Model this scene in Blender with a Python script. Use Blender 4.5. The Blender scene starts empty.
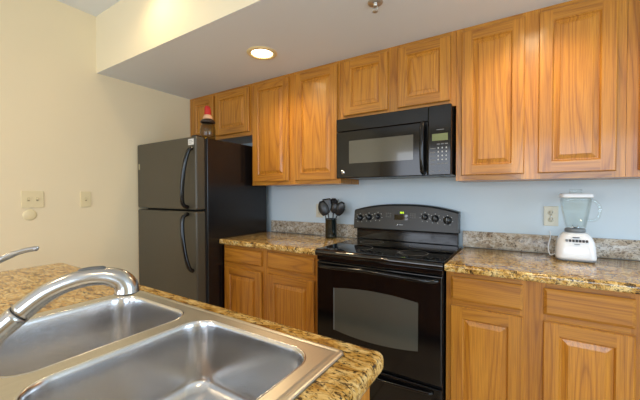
import bpy, bmesh, math, random
from math import sin, cos, pi, radians
from mathutils import Vector, Matrix

# ------------------------------------------------------------------ camera
sc = bpy.context.scene
COL = sc.collection
cam_data = bpy.data.cameras.new('camera')
cam_data.sensor_width = 36.0
cam_data.lens = 317.35 / 640 * 36.0
cam_data.clip_start = 0.02
cam = bpy.data.objects.new('camera', cam_data)
fw = Vector((-0.5372769, 0.84320544, -0.01838829))
rt = Vector((0.84336923, 0.53732917, -0.00238897))
up = Vector((-0.00786617, 0.01679165, 0.99982807))
cam.matrix_world = Matrix(((rt.x, up.x, -fw.x, 1.10107), (rt.y, up.y, -fw.y, -2.30322),
                           (rt.z, up.z, -fw.z, 1.26416), (0, 0, 0, 1)))
COL.objects.link(cam)
sc.camera = cam

# ------------------------------------------------------------------ colour management, world
sc.view_settings.view_transform = 'Standard'
sc.view_settings.look = 'None'
sc.view_settings.gamma = 1.0
sc.view_settings.use_curve_mapping = False
sc.view_settings.exposure = -0.63
world = bpy.data.worlds.new('world')
sc.world = world
world.use_nodes = True
world.node_tree.nodes['Background'].inputs[0].default_value = (0.55, 0.75, 1.0, 1)
world.node_tree.nodes['Background'].inputs[1].default_value = 1.2

# ------------------------------------------------------------------ key dimensions (metres)
WL, WR, YB, YF = -1.715, 4.2, 0.0, -5.6      # left wall, right wall, back wall, wall behind the camera
ZK, ZC, YS = 2.215, 2.6528, -1.132            # kitchen ceiling, high ceiling, soffit face
WARM = (1.0, 0.74, 0.43)
COOL = (0.62, 0.80, 1.0)


def area_light(name, loc, target, size, size_y, power, color, spread=180):
    d = bpy.data.lights.new(name, 'AREA')
    d.shape = 'RECTANGLE'; d.size = size; d.size_y = size_y
    d.energy = power; d.color = color; d.spread = radians(spread)
    o = bpy.data.objects.new(name, d)
    o.location = loc
    o.rotation_euler = (Vector(target) - Vector(loc)).to_track_quat('-Z', 'Y').to_euler()
    COL.objects.link(o)
    return o


# daylight through the two windows behind the camera and the one on the right
area_light('daylight_front', (1.9, YF + 0.10, 1.45), (1.9, 0, 1.3), 1.9, 1.5, 105, COOL)
area_light('daylight_right', (WR - 0.10, -1.9, 1.5), (0, -1.2, 1.2), 1.8, 1.5, 90, COOL)
area_light('daylight_dining', (-0.6, YF + 0.10, 1.45), (-0.6, 0, 1.4), 1.4, 1.5, 60, (0.85, 0.9, 1.0))


# ------------------------------------------------------------------ materials
def srgb(r, g, b):
    f = lambda c: (c / 255 / 12.92) if c / 255 <= 0.04045 else ((c / 255 + 0.055) / 1.055) ** 2.4
    return (f(r), f(g), f(b), 1.0)


def new_mat(name):
    m = bpy.data.materials.new(name)
    m.use_nodes = True
    nt = m.node_tree
    b = nt.nodes['Principled BSDF']
    return m, nt, b


def N(nt, typ, **kw):
    n = nt.nodes.new(typ)
    for k, v in kw.items():
        if hasattr(n, k) and not k.startswith('i_'):
            setattr(n, k, v)
    return n


def ramp(nt, stops, interp='LINEAR'):
    n = nt.nodes.new('ShaderNodeValToRGB')
    cr = n.color_ramp
    cr.interpolation = interp
    while len(cr.elements) < len(stops):
        cr.elements.new(0.5)
    for e, (p, c) in zip(cr.elements, stops):
        e.position = p
        e.color = c
    return n


def coords(nt, scale=(1, 1, 1), random_offset=True, rot=(0, 0, 0)):
    tc = nt.nodes.new('ShaderNodeTexCoord')
    mp = nt.nodes.new('ShaderNodeMapping')
    mp.inputs['Scale'].default_value = scale
    mp.inputs['Rotation'].default_value = rot
    if random_offset:
        oi = nt.nodes.new('ShaderNodeObjectInfo')
        ml = nt.nodes.new('ShaderNodeVectorMath'); ml.operation = 'SCALE'
        cmb = nt.nodes.new('ShaderNodeCombineXYZ')
        for i in range(3):
            nt.links.new(oi.outputs['Random'], cmb.inputs[i])
        nt.links.new(cmb.outputs[0], ml.inputs[0])
        ml.inputs['Scale'].default_value = 7.3
        ad = nt.nodes.new('ShaderNodeVectorMath'); ad.operation = 'ADD'
        nt.links.new(tc.outputs['Object'], ad.inputs[0])
        nt.links.new(ml.outputs[0], ad.inputs[1])
        nt.links.new(ad.outputs[0], mp.inputs['Vector'])
    else:
        nt.links.new(tc.outputs['Object'], mp.inputs['Vector'])
    return mp


def noise(nt, vec, scale, detail=4, rough=0.5, dist=0.0):
    n = nt.nodes.new('ShaderNodeTexNoise')
    n.inputs['Scale'].default_value = scale
    n.inputs['Detail'].default_value = detail
    n.inputs['Roughness'].default_value = rough
    n.inputs['Distortion'].default_value = dist
    nt.links.new(vec.outputs[0], n.inputs['Vector'])
    return n


def mixc(nt, fac, a, b, blend='MIX', f=None):
    n = nt.nodes.new('ShaderNodeMix')
    n.data_type = 'RGBA'; n.blend_type = blend
    for sock, v in ((6, a), (7, b)):
        if isinstance(v, tuple):
            n.inputs[sock].default_value = v
        else:
            nt.links.new(v, n.inputs[sock])
    if fac is None:
        n.inputs[0].default_value = f
    else:
        nt.links.new(fac, n.inputs[0])
    return n.outputs[2]


def bump(nt, b, height, strength, dist=0.002):
    n = nt.nodes.new('ShaderNodeBump')
    n.inputs['Strength'].default_value = strength
    n.inputs['Distance'].default_value = dist
    nt.links.new(height, n.inputs['Height'])
    nt.links.new(n.outputs[0], b.inputs['Normal'])


def paint(name, col, rough=0.6, bscale=120, bstr=0.15):
    m, nt, b = new_mat(name)
    v = coords(nt, random_offset=False)
    n = noise(nt, v, 1.3, 3)
    c2 = tuple(x * 0.95 for x in col[:3]) + (1,)
    nt.links.new(mixc(nt, n.outputs[0], col, c2), b.inputs['Base Color'])
    b.inputs['Roughness'].default_value = rough
    n2 = noise(nt, v, bscale, 2)
    bump(nt, b, n2.outputs[0], bstr, 0.001)
    return m


def oak(name, axis, tone=1.0):
    """honey oak; axis = direction of the grain"""
    m, nt, b = new_mat(name)
    s = {'z': (1, 1, 0.06), 'x': (0.06, 1, 1)}[axis]
    v = coords(nt, s)
    n1 = noise(nt, v, 7, 1.5, 0.4, 0.1)                 # broad cathedral figure
    wv = nt.nodes.new('ShaderNodeMath'); wv.operation = 'MULTIPLY'; wv.inputs[1].default_value = 16.0
    nt.links.new(n1.outputs[0], wv.inputs[0])
    fr = nt.nodes.new('ShaderNodeMath'); fr.operation = 'PINGPONG'; fr.inputs[1].default_value = 0.5
    nt.links.new(wv.outputs[0], fr.inputs[0])
    t = lambda r, g, bb: srgb(min(255, r * tone), min(255, g * tone), min(255, bb * tone))
    base = ramp(nt, [(0.0, t(166, 106, 30)), (0.12, t(188, 124, 36)), (0.5, t(200, 137, 42))])
    nt.links.new(fr.outputs[0], base.inputs[0])
    s2 = {'z': (1, 1, 0.02), 'x': (0.02, 1, 1)}[axis]
    v2 = coords(nt, s2)
    n2 = noise(nt, v2, 260, 3, 0.6)
    pores = ramp(nt, [(0.0, (0.46, 0.38, 0.32, 1)), (0.44, (0.78, 0.72, 0.67, 1)), (0.56, (1, 1, 1, 1))])
    nt.links.new(n2.outputs[0], pores.inputs[0])
    c = mixc(nt, None, base.outputs[0], pores.outputs[0], 'MULTIPLY', 0.75)
    n3 = noise(nt, v, 1.4, 2)
    tint = ramp(nt, [(0.3, (0.84, 0.80, 0.76, 1)), (0.7, (1.06, 1.04, 1.0, 1))])
    nt.links.new(n3.outputs[0], tint.inputs[0])
    c = mixc(nt, None, c, tint.outputs[0], 'MULTIPLY', 0.8)
    nt.links.new(c, b.inputs['Base Color'])
    b.inputs['Roughness'].default_value = 0.38
    b.inputs['Coat Weight'].default_value = 0.35
    b.inputs['Coat Roughness'].default_value = 0.12
    bump(nt, b, n2.outputs[0], 0.12, 0.0006)
    return m


def granite(name, pale, gold, brown, dark, stretch=(1, 1, 1), rot=0.0, fleck=1.0, rough=0.10):
    m, nt, b = new_mat(name)
    v = coords(nt, stretch, False, (0, 0, rot))
    n1 = noise(nt, v, 16, 6, 0.65, 1.1)
    base = ramp(nt, [(0.34, brown), (0.46, gold), (0.60, pale), (0.78, tuple(min(1, x * 1.15) for x in pale[:3]) + (1,))])
    nt.links.new(n1.outputs[0], base.inputs[0])
    n2 = noise(nt, v, 38, 8, 0.75, 1.6)
    vein = ramp(nt, [(0.0, (1, 1, 1, 1)), (0.42 * fleck, (1, 1, 1, 1)), (0.49 * fleck, (0, 0, 0, 1))])
    nt.links.new(n2.outputs[0], vein.inputs[0])
    c = mixc(nt, vein.outputs[0], base.outputs[0], dark)
    vo = nt.nodes.new('ShaderNodeTexVoronoi'); vo.inputs['Scale'].default_value = 110
    nt.links.new(v.outputs[0], vo.inputs['Vector'])
    sp = ramp(nt, [(0.0, (1, 1, 1, 1)), (0.16, (0, 0, 0, 1))])
    nt.links.new(vo.outputs['Distance'], sp.inputs[0])
    n4 = noise(nt, v, 9, 2)
    mask = ramp(nt, [(0.5, (0, 0, 0, 1)), (0.6, (1, 1, 1, 1))])
    nt.links.new(n4.outputs[0], mask.inputs[0])
    mm = nt.nodes.new('ShaderNodeMath'); mm.operation = 'MULTIPLY'
    nt.links.new(sp.outputs[0], mm.inputs[0]); nt.links.new(mask.outputs[0], mm.inputs[1])
    c = mixc(nt, mm.outputs[0], c, dark)
    nt.links.new(c, b.inputs['Base Color'])
    b.inputs['Roughness'].default_value = rough
    return m


def plain(name, col, rough=0.4, metal=0.0, coat=0.0, spec=0.5, bumps=0, bscale=200):
    m, nt, b = new_mat(name)
    v = coords(nt)
    n = noise(nt, v, 18, 3)
    c2 = tuple(x * 0.92 for x in col[:3]) + (1,)
    nt.links.new(mixc(nt, n.outputs[0], col, c2), b.inputs['Base Color'])
    b.inputs['Roughness'].default_value = rough
    b.inputs['Metallic'].default_value = metal
    b.inputs['Coat Weight'].default_value = coat
    b.inputs['Specular IOR Level'].default_value = spec
    if bumps:
        n2 = noise(nt, v, bscale, 2)
        bump(nt, b, n2.outputs[0], bumps, 0.001)
    return m


def brushed(name, col, rough, stretch, bstr=0.03):
    m, nt, b = new_mat(name)
    v = coords(nt, stretch)
    n = noise(nt, v, 220, 3, 0.6)
    c2 = tuple(x * 0.9 for x in col[:3]) + (1,)
    nt.links.new(mixc(nt, n.outputs[0], col, c2), b.inputs['Base Color'])
    b.inputs['Metallic'].default_value = 1.0
    r = nt.nodes.new('ShaderNodeMapRange')
    r.inputs['To Min'].default_value = rough * 0.8; r.inputs['To Max'].default_value = rough * 1.2
    nt.links.new(n.outputs[0], r.inputs[0]); nt.links.new(r.outputs[0], b.inputs['Roughness'])
    if bstr:
        bump(nt, b, n.outputs[0], bstr, 0.0004)
    return m


def glass(name, tint=(0.95, 0.98, 0.97, 1), mixf=0.12, rough=0.02):
    """thin clear pane: mostly transparent with a gloss reflection"""
    m, nt, b = new_mat(name)
    nt.nodes.remove(b)
    out = nt.nodes['Material Output']
    tr = nt.nodes.new('ShaderNodeBsdfTransparent'); tr.inputs[0].default_value = tint
    gl = nt.nodes.new('ShaderNodeBsdfGlossy'); gl.inputs['Roughness'].default_value = rough
    lw = nt.nodes.new('ShaderNodeLayerWeight'); lw.inputs['Blend'].default_value = 0.5
    pw = nt.nodes.new('ShaderNodeMath'); pw.operation = 'POWER'; pw.inputs[1].default_value = 3
    fn = nt.nodes.new('ShaderNodeMath'); fn.operation = 'MULTIPLY'; fn.inputs[1].default_value = 0.75
    nt.links.new(lw.outputs['Facing'], pw.inputs[0]); nt.links.new(pw.outputs[0], fn.inputs[0])
    ad = nt.nodes.new('ShaderNodeMath'); ad.operation = 'ADD'; ad.inputs[1].default_value = mixf; ad.use_clamp = True
    nt.links.new(fn.outputs[0], ad.inputs[0])
    mx = nt.nodes.new('ShaderNodeMixShader')
    nt.links.new(ad.outputs[0], mx.inputs[0]); nt.links.new(tr.outputs[0], mx.inputs[1]); nt.links.new(gl.outputs[0], mx.inputs[2])
    nt.links.new(mx.outputs[0], out.inputs[0])
    return m


def glow(name, col, strength):
    m, nt, b = new_mat(name)
    b.inputs['Base Color'].default_value = col
    b.inputs['Emission Color'].default_value = col
    b.inputs['Emission Strength'].default_value = strength
    return m


def tile_mat():
    m, nt, b = new_mat('floor_tile')
    v = coords(nt, random_offset=False)
    br = nt.nodes.new('ShaderNodeTexBrick')
    br.offset = 0
    br.inputs['Scale'].default_value = 1
    br.inputs['Brick Width'].default_value = 0.33; br.inputs['Row Height'].default_value = 0.33
    br.inputs['Mortar Size'].default_value = 0.004
    br.inputs['Color1'].default_value = srgb(222, 204, 176); br.inputs['Color2'].default_value = srgb(214, 196, 168)
    br.inputs['Mortar'].default_value = srgb(140, 122, 98)
    nt.links.new(v.outputs[0], br.inputs['Vector'])
    n = noise(nt, v, 6, 4)
    t = ramp(nt, [(0.3, (0.85, 0.83, 0.8, 1)), (0.7, (1.05, 1.03, 1, 1))]); nt.links.new(n.outputs[0], t.inputs[0])
    nt.links.new(mixc(nt, None, br.outputs[0], t.outputs[0], 'MULTIPLY', 0.7), b.inputs['Base Color'])
    b.inputs['Roughness'].default_value = 0.35
    return m


CREAM = paint('cream_wall_paint', srgb(238, 220, 182))
BLUE = paint('daylight_tinted_wall', srgb(206, 220, 228))  # cool daylight cast on the back wall, put into its colour
CEIL = paint('ceiling_paint', srgb(230, 234, 238), 0.8)
SOFF = paint('soffit_paint', srgb(242, 229, 196), 0.7)
TRIMW = paint('white_trim_paint', srgb(235, 232, 225), 0.4)
FLOOR = tile_mat()
OAKZ = oak('oak_vertical_grain', 'z')
OAKX = oak('oak_horizontal_grain', 'x', 0.97)
OAKP = oak('oak_panel_grain', 'z', 1.03)
GRAN = granite('gold_granite', srgb(232, 204, 142), srgb(206, 160, 78), srgb(142, 98, 46), srgb(58, 42, 28), (1.6, 1.6, 1.6), 0, 1.03)
GRAN_I = granite('gold_granite_veined', srgb(214, 184, 122), srgb(186, 142, 66), srgb(118, 78, 34), srgb(50, 36, 24),
                 (1.0, 2.6, 1.6), radians(-10))
GRAN_S = granite('gold_granite_cool_lit', srgb(206, 198, 184), srgb(180, 164, 142), srgb(136, 116, 96), srgb(72, 60, 52), (1.5, 1.5, 2.0), 0, 0.98)  # same gold granite, greyed to carry the cool light on the backsplash
BLACKG = plain('gloss_black_enamel', srgb(12, 12, 13), 0.10, spec=0.42)
BLACKT = plain('textured_black_door', srgb(72, 67, 55), 0.36, bumps=0.25, bscale=320)
BLACKS = plain('black_fridge_side', srgb(20, 17, 17), 0.24, bumps=0.08, bscale=260)
BLACKP = plain('black_plastic', srgb(22, 23, 24), 0.30)
PANELG = plain('charcoal_control_panel', srgb(27, 27, 25), 0.32)
GLASSB = plain('black_glass', srgb(8, 8, 9), 0.04, coat=0.5)
OVENW = plain('oven_glass_reflection_grey', srgb(78, 80, 74), 0.12, coat=0.6)  # grey room reflection put into the oven window's base colour
MWWIN = plain('microwave_window_glass', srgb(88, 86, 76), 0.14, coat=0.5)
COOKT = plain('ceramic_glass_cooktop', srgb(10, 10, 11), 0.05, coat=0.5)
STEEL = brushed('brushed_stainless_rim', (0.66, 0.63, 0.55, 1), 0.38, (1, 0.05, 1))
STEELB = plain('satin_stainless_bowl', (0.66, 0.66, 0.67, 1), 0.23, 1.0)
NICKEL = plain('brushed_nickel', (0.48, 0.475, 0.47, 1), 0.24, 1.0)
CHROME = plain('chrome', (0.8, 0.8, 0.8, 1), 0.08, 1.0)
GREYRUB = plain('grey_rubber', srgb(82, 82, 80), 0.5)
DARK = plain('dark_gap', srgb(10, 9, 9), 0.8)
IVORY = plain('ivory_plastic', srgb(232, 214, 168), 0.35)
IVORYB = plain('almond_plastic', srgb(214, 210, 190), 0.35)
IVORYS = plain('ivory_shadow_plastic', srgb(176, 158, 118), 0.5)
SLOT = plain('outlet_slot', srgb(60, 50, 40), 0.6)
WHITE = plain('white_plastic', srgb(240, 242, 244), 0.22, coat=0.3)
GREYP = plain('grey_plastic', srgb(120, 126, 130), 0.4)
INK = plain('white_print', srgb(190, 190, 186), 0.6)
INKD = plain('grey_print', srgb(120, 120, 118), 0.6)
DKINK = plain('dark_print', srgb(50, 52, 58), 0.5)
LABELW = plain('white_sticker', srgb(225, 222, 216), 0.5)
BADGE = plain('badge_metal', srgb(190, 180, 150), 0.35, 0.6)
CLEAR = glass('clear_glass', (0.97, 0.99, 0.985, 1), 0.03)
WPANE = glass('window_glass', (1, 1, 1, 1), 0.02, 0.01)
OLIVE = glass('olive_glass', srgb(196, 188, 136), 0.05, 0.06)
CROCK = plain('dark_green_glaze', srgb(18, 26, 24), 0.10, coat=0.5)
UTEN = plain('black_nylon', srgb(24, 26, 28), 0.32)
RED = plain('red_cloth', srgb(196, 44, 34), 0.7)
PEACH = plain('peach_ceramic', srgb(226, 178, 138), 0.5)
BROWNL = plain('brown_lid', srgb(52, 36, 24), 0.4)
LCD = glow('green_display', srgb(178, 214, 20), 1.6)
LCDM = glow('dim_display', srgb(104, 110, 66), 0.35)
LAMPM = glow('warm_lamp_glass', (1.0, 0.80, 0.50, 1), 14)
LAMPT = plain('lamp_trim', srgb(236, 214, 160), 0.4)
SPRM = plain('sprinkler_metal', srgb(200, 196, 186), 0.3, 0.7)


# ------------------------------------------------------------------ mesh helpers
class MB:
    def __init__(self):
        self.bm = bmesh.new()
        self.mats = []

    def mi(self, mat):
        if mat not in self.mats:
            self.mats.append(mat)
        return self.mats.index(mat)

    def box(self, a, b, mat, bevel=0.0, seg=2):
        t = bmesh.new()
        bmesh.ops.create_cube(t, size=1)
        for v in t.verts:
            v.co = Vector([(a[i] + b[i]) / 2 + v.co[i] * (b[i] - a[i]) for i in range(3)])
        if bevel > 0:
            bmesh.ops.bevel(t, geom=t.edges[:], offset=bevel, segments=seg, affect='EDGES', profile=0.5)
        self.merge(t, mat)
        return self

    def merge(self, t, mat, smooth=False, M=None):
        i = self.mi(mat)
        if M is not None:
            bmesh.ops.transform(t, matrix=M, verts=t.verts[:])
        for f in t.faces:
            f.material_index = i
            f.smooth = smooth
        me = bpy.data.meshes.new('t')
        t.to_mesh(me); t.free()
        self.bm.from_mesh(me)
        bpy.data.meshes.remove(me)

    def rings(self, rings, mat, cap0=False, cap1=False, closed=True, smooth=True):
        t = bmesh.new()
        R = [[t.verts.new(p) for p in r] for r in rings]
        n = len(R[0])
        for a, b in zip(R[:-1], R[1:]):
            for k in range(n if closed else n - 1):
                q = (a[k], a[(k + 1) % n], b[(k + 1) % n], b[k])
                try:
                    t.faces.new(q)
                except ValueError:
                    pass
        if cap0: t.faces.new(R[0][::-1])
        if cap1: t.faces.new(R[-1])
        bmesh.ops.remove_doubles(t, verts=t.verts[:], dist=1e-7)
        bmesh.ops.recalc_face_normals(t, faces=t.faces[:])
        self.merge(t, mat, smooth)
        return self

    def tube(self, pts, rad, mat, seg=12, smooth=True, flat=None):
        """sweep round section along pts; rad number or list; flat=(scale of 2nd axis)"""
        pts = [Vector(p) for p in pts]
        if not isinstance(rad, (list, tuple)):
            rad = [rad] * len(pts)
        rings = []
        pn = None
        for i, p in enumerate(pts):
            d = (pts[min(i + 1, len(pts) - 1)] - pts[max(i - 1, 0)]).normalized()
            if pn is None:
                ref = Vector((0, 0, 1)) if abs(d.z) < 0.9 else Vector((1, 0, 0))
                n1 = d.cross(ref).normalized()
            else:
                n1 = (pn - d * pn.dot(d)).normalized()
            pn = n1
            n2 = d.cross(n1)
            f = flat or 1.0
            rings.append([p + n1 * rad[i] * cos(2 * pi * k / seg) + n2 * rad[i] * f * sin(2 * pi * k / seg) for k in range(seg)])
        return self.rings(rings, mat, True, True, True, smooth)

    def lathe(self, prof, c, mat, seg=32, axis='z', smooth=True, cap0=False, cap1=False):
        rings = []
        for r, h in prof:
            ring = []
            for k in range(seg):
                a = 2 * pi * k / seg
                u, w = r * cos(a), r * sin(a)
                if axis == 'z': ring.append((c[0] + u, c[1] + w, c[2] + h))
                elif axis == 'y': ring.append((c[0] + u, c[1] + h, c[2] + w))
                else: ring.append((c[0] + h, c[1] + u, c[2] + w))
            rings.append(ring)
        return self.rings(rings, mat, cap0, cap1, True, smooth)

    def text(self, s, size, M, mat, depth=0.0003):
        cu = bpy.data.curves.new('txt', 'FONT')
        cu.body = s; cu.size = size; cu.align_x = 'CENTER'; cu.align_y = 'CENTER'; cu.extrude = depth
        cu.resolution_u = 2
        o = bpy.data.objects.new('txt', cu)
        me = bpy.data.meshes.new_from_object(o)
        t = bmesh.new(); t.from_mesh(me)
        bpy.data.meshes.remove(me); bpy.data.objects.remove(o); bpy.data.curves.remove(cu)
        self.merge(t, mat, False, M)
        return self

    def build(self, name, parent=None, origin=None, rotz=0.0):
        """vertices are given in world coordinates; the object's origin is its parent thing's (or its own)"""
        if origin is None:
            root = parent
            origin = Vector((0, 0, 0))
            while root is not None:
                origin = origin + root.location
                root = root.parent
            loc = Vector((0, 0, 0))
            shift = origin
        else:
            shift = Vector(origin); loc = Vector(origin)
        for v in self.bm.verts:
            v.co -= shift
        me = bpy.data.meshes.new(name)
        self.bm.to_mesh(me); self.bm.free()
        for m in self.mats:
            me.materials.append(m)
        o = bpy.data.objects.new(name, me)
        o.location = loc
        o.parent = parent
        COL.objects.link(o)
        return o


def tag(o, label=None, cat=None, group=None, kind=None):
    if label: o['label'] = label
    if cat: o['category'] = cat
    if group: o['group'] = group
    if kind: o['kind'] = kind
    return o


def thing(name, label, cat, loc, group=None):
    o = bpy.data.objects.new(name, None)
    o.empty_display_size = 0.05
    o.location = loc
    COL.objects.link(o)
    return tag(o, label, cat, group)


def struct(name, mb):
    o = mb.build(name, None, (0, 0, 0))
    o['kind'] = 'structure'
    return o


def rrect(x0, x1, y0, y1, r, n=6):
    """rounded rectangle, counter-clockwise list of (x, y)"""
    pts = []
    for cx, cy, a0 in ((x1 - r, y1 - r, 0), (x0 + r, y1 - r, 90), (x0 + r, y0 + r, 180), (x1 - r, y0 + r, 270)):
        for k in range(n + 1):
            a = radians(a0 + 90 * k / n)
            pts.append((cx + r * cos(a), cy + r * sin(a)))
    return pts


def smooth_path(P, n=6):
    P = [Vector(p) for p in P]
    out = []
    for i in range(len(P) - 1):
        p0 = P[max(i - 1, 0)]; p1 = P[i]; p2 = P[i + 1]; p3 = P[min(i + 2, len(P) - 1)]
        for k in range(n):
            t = k / n
            out.append(0.5 * ((2 * p1) + (p2 - p0) * t + (2 * p0 - 5 * p1 + 4 * p2 - p3) * t * t + (3 * p1 - p0 - 3 * p2 + p3) * t ** 3))
    out.append(P[-1])
    return out


# ------------------------------------------------------------------ the room
T = 0.12
struct('floor', MB().box((WL - T, YF - T, -0.1), (WR + T, YB + T, 0.0), FLOOR))
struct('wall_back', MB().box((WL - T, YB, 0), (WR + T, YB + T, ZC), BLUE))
struct('wall_left', MB().box((WL - T, YF - T, 0), (WL, YB, ZC), CREAM))


def wall_with_holes(name, along, a0, a1, fixed, holes, mat):
    """wall slab along x or y with rectangular openings [(h0, h1, z0, z1)]"""
    mb = MB()

    def b(u0, u1, z0, z1):
        if u1 - u0 < 1e-4 or z1 - z0 < 1e-4: return
        if along == 'x': mb.box((u0, fixed[0], z0), (u1, fixed[1], z1), mat)
        else: mb.box((fixed[0], u0, z0), (fixed[1], u1, z1), mat)
    cur = a0
    for h0, h1, z0, z1 in sorted(holes):
        b(cur, h0, 0, ZC); b(h0, h1, 0, z0); b(h0, h1, z1, ZC)
        cur = h1
    b(cur, a1, 0, ZC)
    return struct(name, mb)


wall_with_holes('wall_front', 'x', WL - T, WR + T, (YF - T, YF), [(0.9, 2.9, 0.65, 2.25), (-1.35, 0.15, 0.65, 2.25)], CREAM)
wall_with_holes('wall_right', 'y', YF, YB, (WR, WR + T), [(-2.85, -0.95, 0.7, 2.3)], CREAM)
struct('ceiling', MB().box((WL - T, YF - T, ZC), (WR + T, YB + T, ZC + T), CEIL))
sof = MB()
sof.box((WL, YS, ZK), (WR, YB, ZC), SOFF)
i_c = sof.mi(CEIL)
sof.bm.faces.ensure_lookup_table()
for f in sof.bm.faces:
    if f.normal.z < -0.5: f.material_index = i_c
struct('ceiling_soffit', sof)


def window(name, along, u0, u1, z0, z1, f0, f1):
    mb = MB()

    def b(a0, a1, b0, b1, d0=0.25, d1=0.75, m=TRIMW):
        p0, p1 = f0 + (f1 - f0) * d0, f0 + (f1 - f0) * d1
        if along == 'x': mb.box((a0, p0, b0), (a1, p1, b1), m)
        else: mb.box((p0, a0, b0), (p1, a1, b1), m)
    w = 0.05
    b(u0, u0 + w, z0, z1); b(u1 - w, u1, z0, z1); b(u0 + w, u1 - w, z0, z0 + w); b(u0 + w, u1 - w, z1 - w, z1)
    mid = (u0 + u1) / 2
    b(mid - .02, mid + .02, z0 + w, z1 - w)
    b(u0 + w, u1 - w, z0 + w, z1 - w, 0.48, 0.52, WPANE)
    struct(name, mb)


window('window_1', 'x', 0.9, 2.9, 0.65, 2.25, YF - T, YF)
window('window_2', 'x', -1.35, 0.15, 0.65, 2.25, YF - T, YF)
window('window_3', 'y', -2.85, -0.95, 0.7, 2.3, WR, WR + T)
struct('baseboard_left', MB().box((WL, YF, 0), (WL + 0.012, -0.95, 0.09), TRIMW, 0.003))


# ------------------------------------------------------------------ ceiling lamps and sprinkler
def ceiling_lamp(x, y, z, label, power, color=WARM, spot=150, blend=0.8):
    t = thing('recessed_ceiling_light', label, 'ceiling light', (x, y, z), None)
    MB().lathe([(0.070, -0.001), (0.074, -0.008), (0.096, -0.007), (0.102, -0.0005)], (x, y, z), LAMPT).build('trim_ring', t)
    MB().lathe([(0.0005, -0.012), (0.040, -0.0105), (0.058, -0.006), (0.070, -0.001)], (x, y, z), LAMPM, cap0=True).build('bulb', t)
    d = bpy.data.lights.new('lamp_light', 'SPOT')
    d.energy = power; d.color = color; d.spot_size = radians(spot); d.spot_blend = blend; d.shadow_soft_size = 0.05
    o = bpy.data.objects.new('lamp_light', d)
    o.location = (0, 0, -0.03); o.parent = t
    COL.objects.link(o)
    return t


ceiling_lamp(-0.384, -0.695, ZK, 'lit round recessed light in the kitchen ceiling above the range', 30)
ceiling_lamp(1.15, -0.64, ZK, 'recessed light in the kitchen ceiling above the right cabinets, beyond the frame', 30)
ceiling_lamp(-0.82, -1.33, ZC, 'recessed light in the high ceiling beside the soffit, beyond the frame', 13)
ceiling_lamp(-0.6, -2.9, ZC, 'added unseen recessed light in the high ceiling behind the island, left of two', 55)  # this and the next are unseen lights added to supply the room
ceiling_lamp(1.3, -2.9, ZC, 'added unseen recessed light in the high ceiling behind the island, right of two', 40)

t = thing('fire_sprinkler', 'small metal fire sprinkler head at the top edge of the photo on the grey ceiling', 'sprinkler', (0.478, -0.81, ZK))
MB().lathe([(0.0, -0.004), (0.036, -0.004), (0.038, -0.0005)], (0.478, -0.81, ZK), SPRM, cap0=True).build('escutcheon', t)
m = MB()
m.lathe([(0.010, -0.004), (0.010, -0.016), (0.006, -0.020)], (0.478, -0.81, ZK), SPRM, 12, cap1=True)
for s in (-1, 1):
    m.tube([(0.478 + s * 0.009, -0.81, ZK - 0.016), (0.478 + s * 0.012, -0.81, ZK - 0.030), (0.478 + s * 0.002, -0.81, ZK - 0.042)], 0.002, SPRM, 6)
m.lathe([(0.0, -0.043), (0.014, -0.043), (0.014, -0.045), (0.0, -0.045)], (0.478, -0.81, ZK), SPRM, 16)
m.build('deflector', t)


px, py, pz = 1.07, -4.0, 1.64
t = thing('added_pendant_lamp', 'added white globe lamp hanging unseen behind the camera to brighten the room', 'pendant lamp', (px, py, ZC))  # unseen lamp added to lift the ceiling; its place follows the counter glint
MB().lathe([(0.0, -0.030), (0.05, -0.028), (0.06, -0.0005)], (px, py, ZC), NICKEL, cap0=True).build('canopy', t)
MB().tube([(px, py, ZC - .02), (px, py, pz + .10)], 0.003, BLACKP, 8).build('cord', t)
MB().lathe([(.085 * sin(pi * k / 12), -.085 * cos(pi * k / 12)) for k in range(13)], (px, py, pz), glow('globe_glass', (1.0, 0.86, 0.66, 1), 16), 24).build('globe', t)
MB().lathe([(0.0, .110), (0.022, .108), (0.030, .080), (0.0, .079)], (px, py, pz), NICKEL, 20).build('lamp_holder', t)
d = bpy.data.lights.new('lamp_light', 'POINT')
d.energy = 30; d.color = (1.0, 0.80, 0.54); d.shadow_soft_size = 0.11
o = bpy.data.objects.new('lamp_light', d)
o.location = (0, 0, pz - ZC); o.parent = t
COL.objects.link(o)


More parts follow.
